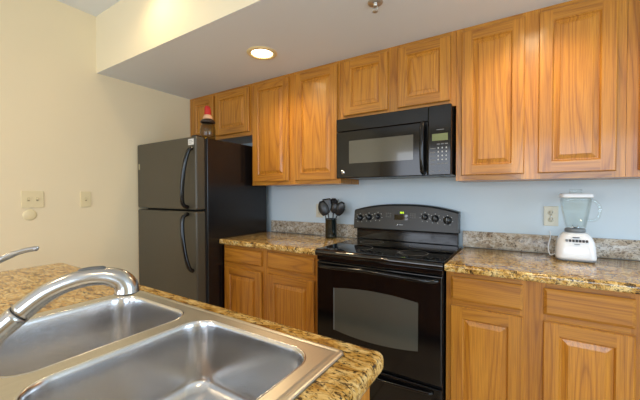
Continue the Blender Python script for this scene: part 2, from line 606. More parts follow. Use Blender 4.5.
# ------------------------------------------------------------------ cabinets
def door_mesh(x0, x1, z0, z1, yf, thick=0.019, s=0.056):
    """raised-panel oak door; yf = y of its front face, it faces -y"""
    mb = MB()
    yb = yf + thick
    c = 0.004
    # edges
    def ring(i, y): return [(x0 + i, y, z0 + i), (x1 - i, y, z0 + i), (x1 - i, y, z1 - i), (x0 + i, y, z1 - i)]
    mb.rings([ring(0, yb), ring(0, yf + c), ring(c, yf)], OAKZ, cap0=True, smooth=False)
    # stiles and rails
    def quad(a, b, cc, d, m):
        t_ = bmesh.new(); t_.faces.new([t_.verts.new(p) for p in (a, b, cc, d)]); mb.merge(t_, m)
    a0, a1, b0, b1 = x0 + c, x1 - c, z0 + c, z1 - c
    i0, i1, j0, j1 = x0 + s, x1 - s, z0 + s, z1 - s
    quad((a0, yf, b0), (i0, yf, b0), (i0, yf, b1), (a0, yf, b1), OAKZ)
    quad((i1, yf, b0), (a1, yf, b0), (a1, yf, b1), (i1, yf, b1), OAKZ)
    quad((i0, yf, b0), (i1, yf, b0), (i1, yf, j0), (i0, yf, j0), OAKX)
    quad((i0, yf, j1), (i1, yf, j1), (i1, yf, b1), (i0, yf, b1), OAKX)
    # sticking and raised panel
    mb.rings([ring(s, yf), ring(s + 0.004, yf + 0.004), ring(s + 0.007, yf + 0.0095)], OAKZ, smooth=False)
    mb.rings([ring(s + 0.007, yf + 0.0095), ring(s + 0.010, yf + 0.0095), ring(s + 0.030, yf + 0.003), ring(s + 0.032, yf + 0.001)], OAKP, cap1=True, smooth=False)
    return mb


def drawer_mesh(x0, x1, z0, z1, yf, thick=0.019):
    mb = MB()
    def ring(i, y): return [(x0 + i, y, z0 + i), (x1 - i, y, z0 + i), (x1 - i, y, z1 - i), (x0 + i, y, z1 - i)]
    mb.rings([ring(0, yf + thick), ring(0, yf + 0.008), ring(0.004, yf + 0.005), ring(0.012, yf)], OAKX, cap0=True, cap1=True, smooth=False)
    return mb


def cabinet(name, label, x0, x1, yb, yf, z0, z1, doors, drawers=(), toe=False, rail=0.03):
    """framed cabinet; yf = y of the face frame's front"""
    t = thing(name, label, 'cabinet', ((x0 + x1) / 2, (yb + yf) / 2, z0))
    g = 0.0006
    zb = z0 + 0.10 if toe else z0
    b = MB().box((x0 + g, yf + 0.019, zb), (x1 - g, yb, z1), OAKZ)
    if toe: b.box((x0 + g, yf + 0.075, z0), (x1 - g, yb, zb), OAKX)
    b.build('body', t)
    # face frame: stiles and rails
    f = MB()
    xs = sorted(doors)
    y0, y1 = yf, yf + 0.0185
    edges = [x0 + g] + [d for dd in xs for d in (dd[0] + .012, dd[1] - .012)] + [x1 - g]
    for a, c in zip(edges[0::2], edges[1::2]):
        f.box((a, y0, zb), (c, y1, z1), OAKZ)
    for a, c in zip(edges[1:-1:2], edges[2:-1:2]):
        zr = [(zb, min(d[2] for d in doors) + .012), (max([d[3] for d in doors] + [d[3] for d in drawers]) - .012, z1)]
        if drawers:
            zr.append((max(d[3] for d in doors) - .012, min(d[2] for d in drawers) + .012))
        for za, zc in zr:
            f.box((a, y0 + .0002, za), (c, y1, zc), OAKX)
    f.build('face_frame', t)
    for d in doors:
        door_mesh(d[0], d[1], d[2], d[3], yf - 0.0195).build('door', t)
    for d in drawers:
        drawer_mesh(d[0], d[1], d[2], d[3], yf - 0.0195).build('drawer', t)
    return t


UY = -0.305
zt = ZK - 0.0008
DT = 2.188
cabinet('wall_cabinet', 'short oak wall cabinet with two doors above the black refrigerator', WL + 0.002, -0.861, -0.002, UY, 1.775, zt,
        [(-1.655, -1.345, 1.808, DT), (-1.315, -0.885, 1.808, DT)])
cabinet('wall_cabinet', 'tall oak wall cabinet with two doors between refrigerator and microwave', -0.861, 0.004, -0.002, UY, 1.340, zt,
        [(-0.838, -0.456, 1.370, DT), (-0.395, -0.017, 1.370, DT)])
cabinet('wall_cabinet', 'short oak wall cabinet with two doors directly above the microwave', 0.004, 0.772, -0.002, UY, 1.779, zt,
        [(0.033, 0.358, 1.812, DT), (0.425, 0.740, 1.812, DT)])
cabinet('wall_cabinet', 'wide tall oak wall cabinet with two doors right of the microwave above the blender', 0.772, 1.503, -0.002, UY, 1.340, zt,
        [(0.803, 1.108, 1.370, DT), (1.168, 1.468, 1.370, DT)])
cabinet('wall_cabinet', 'oak wall cabinet cut off by the right edge of the photo', 1.503, 2.33, -0.002, UY, 1.340, zt,
        [(1.545, 1.90, 1.370, DT), (1.94, 2.30, 1.370, DT)])

BYF = -0.588
cabinet('base_cabinet', 'oak base cabinet with two drawers and two doors between refrigerator and range', -0.897, -0.002, -0.002, BYF, 0.0, 0.874,
        [(-0.878, -0.490, 0.14, 0.700), (-0.430, -0.030, 0.14, 0.700)],
        [(-0.878, -0.490, 0.738, 0.850), (-0.430, -0.030, 0.738, 0.850)], toe=True)
cabinet('base_cabinet', 'oak base cabinet with two drawers and two doors right of the range', 0.776, 1.503, -0.002, BYF, 0.0, 0.874,
        [(0.800, 1.108, 0.14, 0.703), (1.184, 1.480, 0.14, 0.703)],
        [(0.800, 1.108, 0.732, 0.850), (1.184, 1.480, 0.732, 0.850)], toe=True)
cabinet('base_cabinet', 'oak base cabinet just beyond the right edge of the photo', 1.503, 2.33, -0.002, BYF, 0.0, 0.874,
        [(1.53, 1.90, 0.14, 0.703), (1.94, 2.30, 0.14, 0.703)],
        [(1.53, 1.90, 0.732, 0.850), (1.94, 2.30, 0.732, 0.850)], toe=True)


# ------------------------------------------------------------------ counters
def slab_profile(x0, x1, y0, y1, r, z0, z1, mat, e=0.012, hole=None):
    """stone slab with a rounded edge and, where given, a rectangular cut-out"""
    mb = MB()
    rings = []
    for k in range(7):
        a = radians(-90 + 180 * k / 6)
        ins = e - e * cos(a)
        z = (z0 + e + e * sin(a)) if k <= 3 else (z1 - e + e * sin(a))
        if k == 3:
            rings.append([(x, y, z0 + e) for x, y in rrect(x0, x1, y0, y1, r)])
            rings.append([(x, y, z1 - e) for x, y in rrect(x0, x1, y0, y1, r)])
            continue
        rings.append([(x, y, z) for x, y in rrect(x0 + ins, x1 - ins, y0 + ins, y1 - ins, max(r - ins, 0.001))])
    if hole is None:
        mb.rings(rings, mat, True, True)
        return mb
    mb.rings(rings, mat)
    hr = rrect(*hole, 0.03)
    mb.rings([[(x, y, z0) for x, y in hr], [(x, y, z1) for x, y in hr]], mat)
    for z, rg in ((z0, rings[0]), (z1, rings[-1])):
        t_ = bmesh.new()
        for loop in (rg, [(x, y, z) for x, y in hr]):
            vs = [t_.verts.new(p) for p in loop]
            for k in range(len(vs)):
                t_.edges.new((vs[k], vs[(k + 1) % len(vs)]))
        bmesh.ops.triangle_fill(t_, use_beauty=True, edges=t_.edges[:])
        for f in t_.faces:
            if (f.normal.z < 0) != (z == z0): f.normal_flip()
        mb.merge(t_, mat)
    return mb


def counter(x0, x1, label):
    mb = slab_profile(x0, x1, -0.6333, -0.022, 0.004, 0.875, 0.915, GRAN)
    o = mb.build('countertop', None, ((x0 + x1) / 2, -0.33, 0.875))
    tag(o, label, 'countertop')
    return o


counter(-0.903, 0.010, 'polished gold granite countertop between refrigerator and range')
counter(0.773, 2.35, 'polished gold granite countertop right of the range under the blender')
for x0, x1, lb in ((-0.903, 0.005, 'low granite backsplash strip greyed for cool light behind the utensil crock'),
                   (0.770, 2.35, 'low granite backsplash strip greyed for cool light behind the blender')):
    o = MB().box((x0, -0.0215, 0.915 + .0003), (x1, -0.0008, 1.019), GRAN_S, 0.0015).build('backsplash', None, ((x0 + x1) / 2, -0.01, 0.915))
    tag(o, lb, 'backsplash')


# ------------------------------------------------------------------ refrigerator
FX0, FX1, FYF, FH = WL + 0.010, -0.908, -0.835, 1.692
t = thing('refrigerator', 'tall black top-freezer refrigerator standing against the left wall', 'refrigerator', ((FX0 + FX1) / 2, -0.45, 0))
MB().box((FX0 + .004, -0.735, 0.02), (FX1, -0.075, FH - 0.004), BLACKS, 0.004).box((FX0 + .02, -0.745, 0.0), (FX1 - .02, -0.1, 0.03), DARK).build('body', t)
MB().box((FX0 + .01, -0.751, 0.03), (FX1 - .006, -0.7345, FH - 0.01), DARK).build('door_gasket', t)


def curved_handle(z_far, z_seam, xs):
    """flat bowed grip; z_far is the end away from the seam"""
    P = [(xs, FYF - 0.002, z_far), (xs - 0.004, FYF - 0.030, z_far + (z_seam - z_far) * 0.06),
         (xs - 0.022, FYF - 0.050, z_far + (z_seam - z_far) * 0.30), (xs - 0.040, FYF - 0.058, z_far + (z_seam - z_far) * 0.65),
         (xs - 0.048, FYF - 0.050, z_far + (z_seam - z_far) * 0.93), (xs - 0.048, FYF - 0.006, z_seam)]
    return MB().tube(smooth_path(P, 5), 0.0155, BLACKG, 12)


for z0, z1, lab, hz in ((1.150, FH, 'freezer_door', (1.605, 1.168)), (0.10, 1.138, 'fridge_door', (0.698, 1.120))):
    d = MB().box((FX0, FYF, z0), (FX1, -0.752, z1), BLACKT, 0.012, 3).build(lab, t)
    curved_handle(hz[0], hz[1], FX1 - 0.040).build('handle', d)
    if lab == 'freezer_door':
        s = MB().box((FX1 - 0.085, FYF - 0.0012, FH - 0.062), (FX1 - 0.020, FYF + 0.0005, FH - 0.018), LABELW)
        for k in range(3):
            s.box((FX1 - 0.078, FYF - 0.0018, FH - 0.032 - k * .010), (FX1 - 0.04 + (k % 2) * .01, FYF - 0.001, FH - 0.029 - k * .010), INKD)
        tag(s.build('sticker', d), 'white paper sticker with grey print')
        s = MB().box((FX0 + 0.022, FYF - 0.002, 1.475), (FX0 + 0.042, FYF + 0.0005, 1.525), BADGE, 0.001)
        tag(s.build('badge', d), 'small pale metal badge')
MB().box((FX0 + .02, -0.775, 0.02), (FX1 - .02, -0.737, 0.095), BLACKP).build('kick_grille', t)
MB().box((FX1 - 0.07, -0.82, FH - .002), (FX1 - 0.02, -0.76, FH + 0.012), BLACKP, 0.004).build('hinge_cover', t)

# jar with a red-capped figure on top of the refrigerator
bx, by, bz = -0.992, -0.66, FH - 0.0038
JS = 0.84
t = thing('glass_jar', 'olive glass jar with dark lid and red-topped stopper on top of the refrigerator', 'jar', (bx, by, bz))
MB().lathe([(a * JS, b * JS) for a, b in [(0.0, 0.0), (0.060, 0.0), (0.068, 0.010), (0.070, 0.10), (0.064, 0.135), (0.052, 0.155), (0.050, 0.165)]], (bx, by, bz), OLIVE).build('jar_body', t)
MB().lathe([(a * JS, b * JS) for a, b in [(0.0, 0.160), (0.054, 0.160), (0.066, 0.164), (0.067, 0.176), (0.056, 0.190), (0.036, 0.200), (0.0, 0.200)]], (bx, by, bz), BROWNL).build('lid', t)
MB().lathe([(a * JS, b * JS) for a, b in [(0.0, 0.198), (0.044, 0.199), (0.042, 0.215), (0.032, 0.235), (0.026, 0.245), (0.0, 0.25)]], (bx, by, bz), PEACH).build('stopper_neck', t)
MB().lathe([(a * JS, b * JS) for a, b in [(0.0, 0.236), (0.030, 0.238), (0.031, 0.255), (0.029, 0.285), (0.024, 0.310), (0.010, 0.324), (0.0, 0.315)]], (bx, by, bz), RED).tube(
    smooth_path([(bx, by, bz + .25), (bx - .006, by, bz + .266), (bx - .018, by, bz + .266), (bx - .026, by, bz + .250)]), [0.010] * 18 + [0.013], RED, 8).build('stopper_cap', t)

# ------------------------------------------------------------------ microwave
MX0, MX1, MYF, MZ0, MZ1 = 0.014, 0.760, -0.385, 1.372, 1.7785
t = thing('microwave', 'black over-the-range microwave oven under the short middle cabinet', 'microwave', ((MX0 + MX1) / 2, -0.2, MZ0))
MB().box((MX0 + .003, -0.345, MZ0 + .004), (MX1 - .003, -0.003, MZ1), BLACKP, 0.003).build('body', t)
XD = 0.632
v = MB().box((MX0, MYF + .002, 1.690), (XD - .001, -0.346, MZ1 - .001), BLACKG, 0.004)
v.build('vent_panel', t)
d = MB().box((MX0, MYF, MZ0), (XD - .001, -0.346, 1.688), BLACKG, 0.005).build('door', t)
MB().box((0.112, MYF - .0012, 1.470), (0.545, MYF + .001, 1.622), MWWIN, 0.0005).build('window', d)
P = [(0.607, MYF - .002, 1.722 - .04), (0.607, MYF - .030, 1.672), (0.607, MYF - .046, 1.60), (0.607, MYF - .048, 1.53),
     (0.607, MYF - .044, 1.46), (0.607, MYF - .030, 1.40), (0.607, MYF - .002, 1.388)]
MB().tube(smooth_path(P, 6), 0.0125, BLACKG, 14).build('handle', d)
b_ = MB().lathe([(0.0, -0.003), (0.012, -0.003), (0.014, 0.001)], (0.062, MYF, 1.413), CHROME, 24, 'y')
MF = Matrix.Rotation(pi / 2, 4, 'X')
b_.text('GE', 0.015, Matrix.Translation((0.062, MYF - 0.0036, 1.413)) @ MF, BLACKP)
tag(b_.build('badge', d), 'small round silver emblem')
p = MB().box((XD, MYF, MZ0), (MX1, -0.346, MZ1 - .001), BLACKG, 0.005).build('control_panel', t)
MB().box((0.655, MYF - .0012, 1.572), (0.742, MYF + .001, 1.612), LCDM).build('display', p)
def key(a, b2, z0, z1, m):
    MB().box((a, MYF - .0014, z0), (b2, MYF + .001, z1), m).build('key', p)


for r in range(6):
    z = 1.552 - 0.0225 * r
    for c in range(3):
        x = 0.690 + 0.022 * c
        if r in (0, 5): key(x - .008, x + .008, z - .003, z + .003, INKD)
        else: key(x - .003, x + .003, z - .004, z + .004, INK)
    if r > 0: key(0.646, 0.674, z - .004, z + .001, INKD)
for x in (0.655, 0.697, 0.735):
    key(x - .009, x + .009, 1.396, 1.399, INKD)
MB().box((0.680, MYF - .0012, 1.633), (0.720, MYF + .001, 1.637), INKD).build('brand_mark', p)
g_ = MB()
for k in range(2):
    g_.box((0.10 + k * .33, -0.31, MZ0 - .001), (0.34 + k * .33, -0.10, MZ0 + .006), GREYP)
g_.build('grease_filter', t)

# ------------------------------------------------------------------ range
RX0, RX1, RYF = 0.0150, 0.7685, -0.640
t = thing('range', 'black glass-top electric range between the two granite counters', 'range', ((RX0 + RX1) / 2, -0.34, 0))
MB().box((RX0 + .002, -0.615, 0.03), (RX1 - .002, -0.030, 0.900), BLACKP).box((RX0 + .03, -0.58, 0), (RX1 - .03, -0.06, 0.03), DARK).build('body', t)
# cooktop: glass with rounded front lip
ct = MB()
prof = [(-0.070, 0.922), (-0.628, 0.922), (-0.645, 0.919), (-0.654, 0.910), (-0.656, 0.895), (-0.650, 0.884), (-0.615, 0.882)]
ct.rings([[(x, y, z) for y, z in prof] for x in (RX0 - .003, RX1 + .003)], COOKT, closed=False, smooth=True)
ct.box((RX0 - .003, -0.615, 0.9005), (RX1 + .003, -0.070, 0.9215), BLACKP, 0.001)
cc = ct.build('cooktop', t)
for x, y, r in ((0.20, -0.46, .105), (0.57, -0.46, .080), (0.20, -0.20, .080), (0.57, -0.20, .095)):
    MB().lathe([(r, 0), (r + .002, .0004), (r + .004, 0)], (x, y, 0.9221), INKD, 48).build('burner_ring', cc)
# vent trim under the cooktop
MB().box((RX0, -0.636, 0.852), (RX1, -0.616, 0.8815), BLACKG, 0.004).build('vent_trim', t)
# oven door with arched window
dd = MB()
dd.box((RX0 + .002, RYF, 0.284), (RX1 - .002, -0.6165, 0.848), BLACKG, 0.007, 3)
dn = dd.build('oven_door', t)


def arched(x0, x1, zb, zt_, bow_t, bow_b, y, mat, dep=0.0015):
    mb = MB(); n = 20
    top = [(x0 + (x1 - x0) * k / n, zt_ + bow_t * (1 - (2 * k / n - 1) ** 2)) for k in range(n + 1)]
    bot = [(x1 - (x1 - x0) * k / n, zb - bow_b * (1 - (2 * k / n - 1) ** 2)) for k in range(n + 1)]
    loop = top + bot
    mb.rings([[(x, y, z) for x, z in loop], [(x, y - dep, z) for x, z in loop]], mat, cap1=True, smooth=False)
    return mb


MB_w = arched(0.143, 0.647, 0.440, 0.695, 0.018, 0.022, RYF, OVENW)
MB_w.build('window', dn)
fr = MB()
fr.box((0.138, RYF - .0022, 0.440), (0.143, RYF, 0.695), GREYP)
fr.build('window_edge', dn)
P = [(0.036, RYF - .001, 0.822), (0.062, RYF - .020, 0.822), (0.14, RYF - .036, 0.825), (0.26, RYF - .044, 0.831), (0.39, RYF - .046, 0.834),
     (0.52, RYF - .044, 0.831), (0.64, RYF - .036, 0.825), (0.715, RYF - .020, 0.822), (0.742, RYF - .001, 0.822)]
MB().tube(smooth_path(P, 6), 0.0125, BLACKG, 14, flat=1.0).build('handle', dn)
dr = MB().box((RX0 + .002, RYF, 0.045), (RX1 - .002, -0.6165, 0.266), BLACKG, 0.006, 3).build('storage_drawer', t)
P = [(0.06, RYF - .001, 0.246), (0.10, RYF - .012, 0.240), (0.39, RYF - .018, 0.232), (0.68, RYF - .012, 0.240), (0.72, RYF - .001, 0.246)]
MB().tube(smooth_path(P, 6), 0.010, BLACKG, 12).build('drawer_pull', dr)
# backguard: recess below, arched control console above
MB().box((RX0 + .006, -0.075, 0.9225), (RX1 - .018, -0.028, 1.045), BLACKG, 0.004).build('backguard', t)
bg = MB(); n = 24
GX0, GX1 = RX0 - 0.001, RX1 - .012


def zarch(x):
    u = (x - GX0) / (GX1 - GX0) * 2 - 1
    return 1.146 + 0.046 * (1 - abs(u) ** 2.4) if abs(u) < 1 else 1.146


def front_y(z): return -0.118 + (z - 1.01) * 0.14


sec = []
for k in range(n + 1):
    x = GX0 + (GX1 - GX0) * k / n
    zt2 = zarch(x)
    sec.append([(x, -0.028, 1.004), (x, -0.112, 1.004), (x, -0.118, 1.012), (x, front_y(zt2 - .012), zt2 - .012), (x, front_y(zt2) + .006, zt2 - .003),
                (x, front_y(zt2) + .018, zt2), (x, -0.028, zt2)])
bg.rings(sec, PANELG, True, True, True, False)


def onface(x, z, off=0.0): return (x, front_y(z) - off, z)


for x, z in ((0.062, 1.084), (0.135, 1.090), (0.206, 1.098), (0.545, 1.106), (0.612, 1.098), (0.690, 1.090)):
    for a in range(-150, 151, 50):
        px, pz = x + .032 * sin(radians(a)), z + .032 * cos(radians(a))
        q = onface(px, pz, .0006)
        if 1.03 < pz < 1.15:
            bg.box((px - .0028, q[1] - .0003, pz - .0022), (px + .0028, q[1] + .001, pz + .0022), INK)
for cx in (0.286, 0.462):
    for i in (-1, 0, 1):
        for j in (-1, 0, 1):
            if cx == 0.286 and i == 0 and j == 0: continue
            px, pz = cx + i * .015, 1.112 + j * .013
            q = onface(px, pz, .0006)
            bg.box((px - .005, q[1] - .0003, pz - .0015), (px + .005, q[1] + .001, pz + .0015), INKD)
bg.box((0.368, onface(0, 1.047)[1] - .001, 1.0445), (0.396, onface(0, 1.047)[1] + .001, 1.0485), INK)
q = onface(0.356, 1.047)
bg.lathe([(0.0, -.0012), (0.005, -.0012), (0.0055, .001)], q, CHROME, 12, 'y')
cons = bg.build('control_console', t)

for x, z, r in ((0.062, 1.084, .020), (0.135, 1.090, .020), (0.206, 1.098, .016), (0.545, 1.106, .018), (0.612, 1.098, .021), (0.690, 1.090, .024)):
    c0 = onface(x, z)
    kb = MB().lathe([(r + .003, 0.001), (r + .002, -0.006), (r - .003, -0.018), (r - .006, -0.021), (0.0, -0.021)], c0, BLACKP, 24, 'y')
    kb.box((x - .003, c0[1] - .030, z - r + .003), (x + .003, c0[1] - .019, z + r - .003), BLACKP, 0.001)
    kb.box((x - .001, c0[1] - .0306, z + .002), (x + .001, c0[1] - .0295, z + r - .004), INK)
    kb.build('knob', cons)
ds = MB()
q = onface(0, 1.132)
ds.box((0.332, onface(0, 1.075)[1] + .0005, 1.070), (0.428, onface(0, 1.075)[1] + .002, 1.118), GLASSB)
ds.box((0.350, q[1] - .001, 1.121), (0.412, q[1] + .002, 1.143), BLACKP)
for k, (a, b2) in enumerate(((0.372, 0.386), (0.389, 0.399))):
    ds.box((a, q[1] - .0018, 1.126), (b2, q[1] - .0008, 1.138), LCD)
ds.build('display', cons)

# ------------------------------------------------------------------ crock with utensils
cx, cy, cz = -0.180, -0.131, 0.9153
t = thing('utensil_crock', 'dark glazed utensil crock on the counter left of the range', 'crock', (cx, cy, cz))
MB().lathe([(0.0, 0.0), (0.042, 0.0), (0.046, 0.004), (0.047, 0.02), (0.045, 0.145), (0.048, 0.150), (0.047, 0.156), (0.043, 0.155), (0.041, 0.14), (0.041, 0.01), (0.0, 0.008)],
           (cx, cy, cz), CROCK, 36).build('pot', t)


def utensil(name, label, dy, x_base, tilt, length, head):
    """leans sideways in the crock, each in a plane of its own"""
    base = Vector((cx + x_base, cy + dy, cz + 0.016))
    dirv = Vector((sin(tilt), dy * 1.2, cos(tilt))).normalized()
    u = thing(name, label, 'kitchen utensil', base, 'black utensils in the crock')
    tip = base + dirv * length
    MB().tube([base, base + dirv * length * .5, tip], [0.0055, 0.0045, 0.004], UTEN, 8).build('handle', u)
    side = Vector((1, 0.25, 0)); side = (side - dirv * side.dot(dirv)).normalized()
    nrm = side.cross(dirv)
    h = MB()
    L, W = head[1], head[2]
    rings = []
    m_ = 8
    for k in range(m_ + 1):
        s_ = k / m_
        if head[0] == 'spatula':
            w = W * (0.35 + 0.65 * min(1, s_ * 2.5)); th = 0.003; bow = 0
        else:
            w = W * max(0.10, math.sin(pi * (0.08 + 0.86 * s_)) ** 0.6); th = 0.003
            bow = (0.018 if head[0] == 'ladle' else 0.008) * math.sin(pi * s_)
        c0 = tip + dirv * (L * s_)
        ring = []
        for q_ in range(12):
            b3 = 2 * pi * q_ / 12
            uu = cos(b3) * w
            ring.append(c0 + side * uu + nrm * (sin(b3) * th + bow * (1 - (uu / max(w, 1e-4)) ** 2)))
        rings.append(ring)
    h.rings(rings, UTEN, True, True)
    if head[0] == 'fork':
        for k in (-1, 0, 1):
            h.tube([tip + dirv * L * .8 + side * k * W * .6, tip + dirv * (L + .03) + side * k * W * .7], 0.003, UTEN, 6)
    h.build('head', u)


utensil('serving_spoon', 'black nylon spoon leaning far left in the dark crock', -0.022, 0.016, -0.31, 0.172, ('spoon', 0.120, 0.042))
utensil('slotted_turner', 'black nylon turner leaning left of centre in the dark crock', -0.011, 0.008, -0.14, 0.185, ('spatula', 0.115, 0.034))
utensil('pasta_fork', 'black nylon fork leaning right of centre in the dark crock', 0.000, -0.006, 0.16, 0.185, ('fork', 0.085, 0.032))
utensil('basting_spoon', 'black nylon spoon leaning far right in the dark crock', 0.011, -0.031, 0.45, 0.185, ('spoon', 0.115, 0.038))
utensil('ladle', 'black nylon ladle standing at the back of the dark crock', 0.021, 0.0, 0.03, 0.195, ('ladle', 0.105, 0.042))

# ------------------------------------------------------------------ blender
cx, cy, cz = 1.338, -0.165, 0.9153
t = thing('blender', 'white countertop blender with clear glass jar on the right granite counter', 'blender', (cx, cy, cz))


def sq(hx, hy, z, r, ox=0.0, oy=0.0): return [(cx + x + ox, cy + y + oy, cz + z) for x, y in rrect(-hx, hx, -hy, hy, r, 5)]


bb = MB().rings([sq(.082, .073, .010, .030), sq(.084, .075, .020, .032), sq(.081, .071, .060, .034), sq(.076, .064, .100, .036), sq(.064, .054, .128, .036), sq(.050, .044, .142, .030), sq(.030, .028, .146, .020)],
                WHITE, True, True)
bb.build('motor_base', t)
MB().rings([sq(.076, .068, 0.0, .030), sq(.082, .073, 0.003, .032), sq(.082, .073, .010, .032)], GREYP, True, True).build('base_foot', t)
bt = MB()
for k in range(7):
    x = cx - .040 + k * .0135
    y = cy - .0665 + .0012 * abs(k - 3) * .3
    bt.box((x - .0048, y - .004, cz + .100), (x + .0048, y + .010, cz + .112), DKINK if k != 0 else GREYP, 0.001)
bt.box((cx - .016, cy - .0655, cz + .1215), (cx + .012, cy - .05, cz + .1245), DKINK)
bt.box((cx - .01, cy - .0715, cz + .088), (cx + .012, cy - .06, cz + .0905), GREYP)
bt.build('speed_buttons', t)
MB().lathe([(0.0, .146), (0.042, .146), (0.045, .150), (0.045, .160), (0.040, .166), (0.0, .166)], (cx, cy, cz), GREYP, 28).build('blade_collar', t)
jar = [sq(.036, .036, .163, .018), sq(.042, .042, .175, .014), sq(.056, .056, .26, .014), sq(.062, .062, .315, .016), sq(.064, .064, .330, .018)]
inner = [sq(.060, .060, .330, .015), sq(.058, .058, .315, .013), sq(.052, .052, .26, .012), sq(.038, .038, .178, .012)]
MB().rings(jar + inner, CLEAR, False, True).build('glass_jar_body', t)
J = [(cx + .058, cy, cz + .312), (cx + .078, cy, cz + .310), (cx + .096, cy, cz + .285), (cx + .100, cy, cz + .255), (cx + .090, cy, cz + .222), (cx + .072, cy, cz + .210), (cx + .045, cy, cz + .210)]
MB().tube(smooth_path(J, 5), 0.0062, CLEAR, 10, flat=1.3).build('jar_handle', t)
MB().rings([sq(.066, .066, .328, .020), sq(.068, .068, .334, .020), sq(.066, .066, .346, .020), sq(.058, .058, .350, .018)], WHITE, True, True).build('lid', t)
MB().rings([sq(.024, .024, .350, .010), sq(.026, .026, .368, .010), sq(.022, .022, .372, .008)], CLEAR, True, True).build('lid_cap', t)
bl = MB()
for k in range(4):
    a = pi / 2 * k + .4
    bl.tube([(cx, cy, cz + .168), (cx + .014 * cos(a), cy + .014 * sin(a), cz + .170), (cx + .024 * cos(a), cy + .024 * sin(a), cz + .170 + (.012 if k % 2 else -.003))], [.004, .003, .001], CHROME, 6)
bl.build('blade', t)
P = [(cx - .080, cy + .03, cz + .020), (cx - .104, cy + .02, cz + .012), (cx - .112, cy + .03, cz + .05), (cx - .104, cy + .06, cz + .09), (cx - .098, cy + .10, cz + .10), (cx - .099, cy + .132, cz + .13)]
MB().tube(smooth_path(P, 6), 0.003, WHITE, 8).build('power_cord', t)


# ------------------------------------------------------------------ outlets and switches
def outlet(x, z, label, mat):
    t = thing('wall_outlet', label, 'outlet', (x, -0.002, z))
    MB().box((x - .035, -0.0065, z - .058), (x + .035, -0.0005, z + .058), mat, 0.002).build('cover_plate', t)
    for s in (-1, 1):
        r = MB().lathe([(0.0, -.0015), (0.0155, -.0015), (0.0165, .0005)], (x, -0.0065, z + s * .0195), mat, 20, 'y')
        for dx in (-.006, .006):
            r.box((x + dx - .0013, -0.0085, z + s * .0195 - .002), (x + dx + .0013, -0.0078, z + s * .0195 + .008), SLOT)
        r.box((x - .002, -0.0085, z + s * .0195 - .010), (x + .002, -0.0078, z + s * .0195 - .006), SLOT)
        r.build('receptacle', t)
    MB().lathe([(0.0, -.001), (0.003, -.001), (0.0035, 0)], (x, -0.0066, z), CHROME, 10, 'y').build('screw', t)


outlet(1.245, 1.132, 'almond wall outlet on the back wall left of the blender', IVORYB)
outlet(-0.368, 1.122, 'almond wall outlet on the back wall behind the utensil crock', IVORYB)


def switch_plate(y0, y1, z0, z1, n, label):
    yc, zc = (y0 + y1) / 2, (z0 + z1) / 2
    t = thing('light_switch', label, 'light switch', (WL + .002, yc, zc))
    MB().box((WL + .0005, y0, z0), (WL + .0065, y1, z1), IVORY, 0.002).build('cover_plate', t)
    for k in range(n):
        y = yc + (k - (n - 1) / 2) * 0.046
        MB().box((WL + .006, y - .006, zc - .012), (WL + .0075, y + .006, zc + .012), IVORYS).build('switch_slot', t)
        MB().box((WL + .0065, y - .0045, zc - .002), (WL + .017, y + .0045, zc + .009), IVORY, 0.001).build('toggle', t)


switch_plate(-1.590, -1.473, 1.176, 1.290, 2, 'ivory double light switch on the left wall above the round cover')
switch_plate(-1.255, -1.186, 1.170, 1.287, 1, 'ivory single light switch on the left wall nearer the refrigerator')
o = MB().lathe([(0.0, .006), (0.028, .006), (0.035, .004), (0.038, .0004)], (WL, -1.547, 1.128), IVORY, 32, 'x').build('round_cover_plate', None, (WL, -1.547, 1.128))
tag(o, 'round ivory blank cover on the left wall under the double switch', 'cover plate')

# ------------------------------------------------------------------ island
IX0, IX1, IY0, IY1 = -0.91, 0.850, -2.42, -1.636
t = thing('island_cabinet', 'oak island cabinet below the granite top that holds the sink', 'cabinet', (0, -2.0, 0))
CX0, CX1, CY0, CY1 = -0.87, 0.824, -2.36, -1.668
MB().box((CX1 - .018, CY0, 0.0), (CX1 - .004, CY1, 0.874), OAKZ).build('end_panel', t)
MB().box((CX0, CY0, 0.0), (CX0 + .018, CY1, 0.874), OAKZ).build('end_panel', t)
MB().box((CX0 + .018, CY0, 0.0), (CX1 - .018, CY0 + .018, 0.874), OAKZ).build('back_panel', t)
MB().box((CX0 + .018, CY0 + .018, 0.09), (CX1 - .018, CY1 - .06, 0.108), OAKX).build('bottom_panel', t)
for a, b2 in ((CY1 - .048, CY1), (CY0, CY0 + .048)):
    MB().box((CX1 - .004, a, 0.0), (CX1, b2, 0.874), OAKZ, 0.0015).build('corner_trim', t)
f = MB()
for a, b2 in ((CX0 + .018, CX0 + .06), (-0.47, -0.42), (-0.01, 0.04), (0.41, 0.46), (CX1 - .06, CX1 - .018)):
    f.box((a, CY1 - .018, 0.10), (b2, CY1, 0.874), OAKZ)
for z0, z1 in ((0.10, 0.14), (0.70, 0.735), (0.848, 0.874)):
    f.box((CX0 + .06, CY1 - .018, z0), (CX1 - .06, CY1 - .001, z1), OAKX)
f.build('face_frame', t)
for a, b2 in ((CX0 + .045, -0.455), (-0.435, 0.005), (0.025, 0.425), (0.445, CX1 - .045)):
    for kind, z0, z1 in (('door', 0.13, 0.705), ('drawer', 0.73, 0.852)):
        mbx = (door_mesh if kind == 'door' else drawer_mesh)(a, b2, z0, z1, 0)
        bmesh.ops.transform(mbx.bm, matrix=Matrix.Translation((a + b2, CY1 + 0.0195, 0)) @ Matrix.Rotation(pi, 4, 'Z'), verts=mbx.bm.verts[:])
        mbx.build(kind, t)

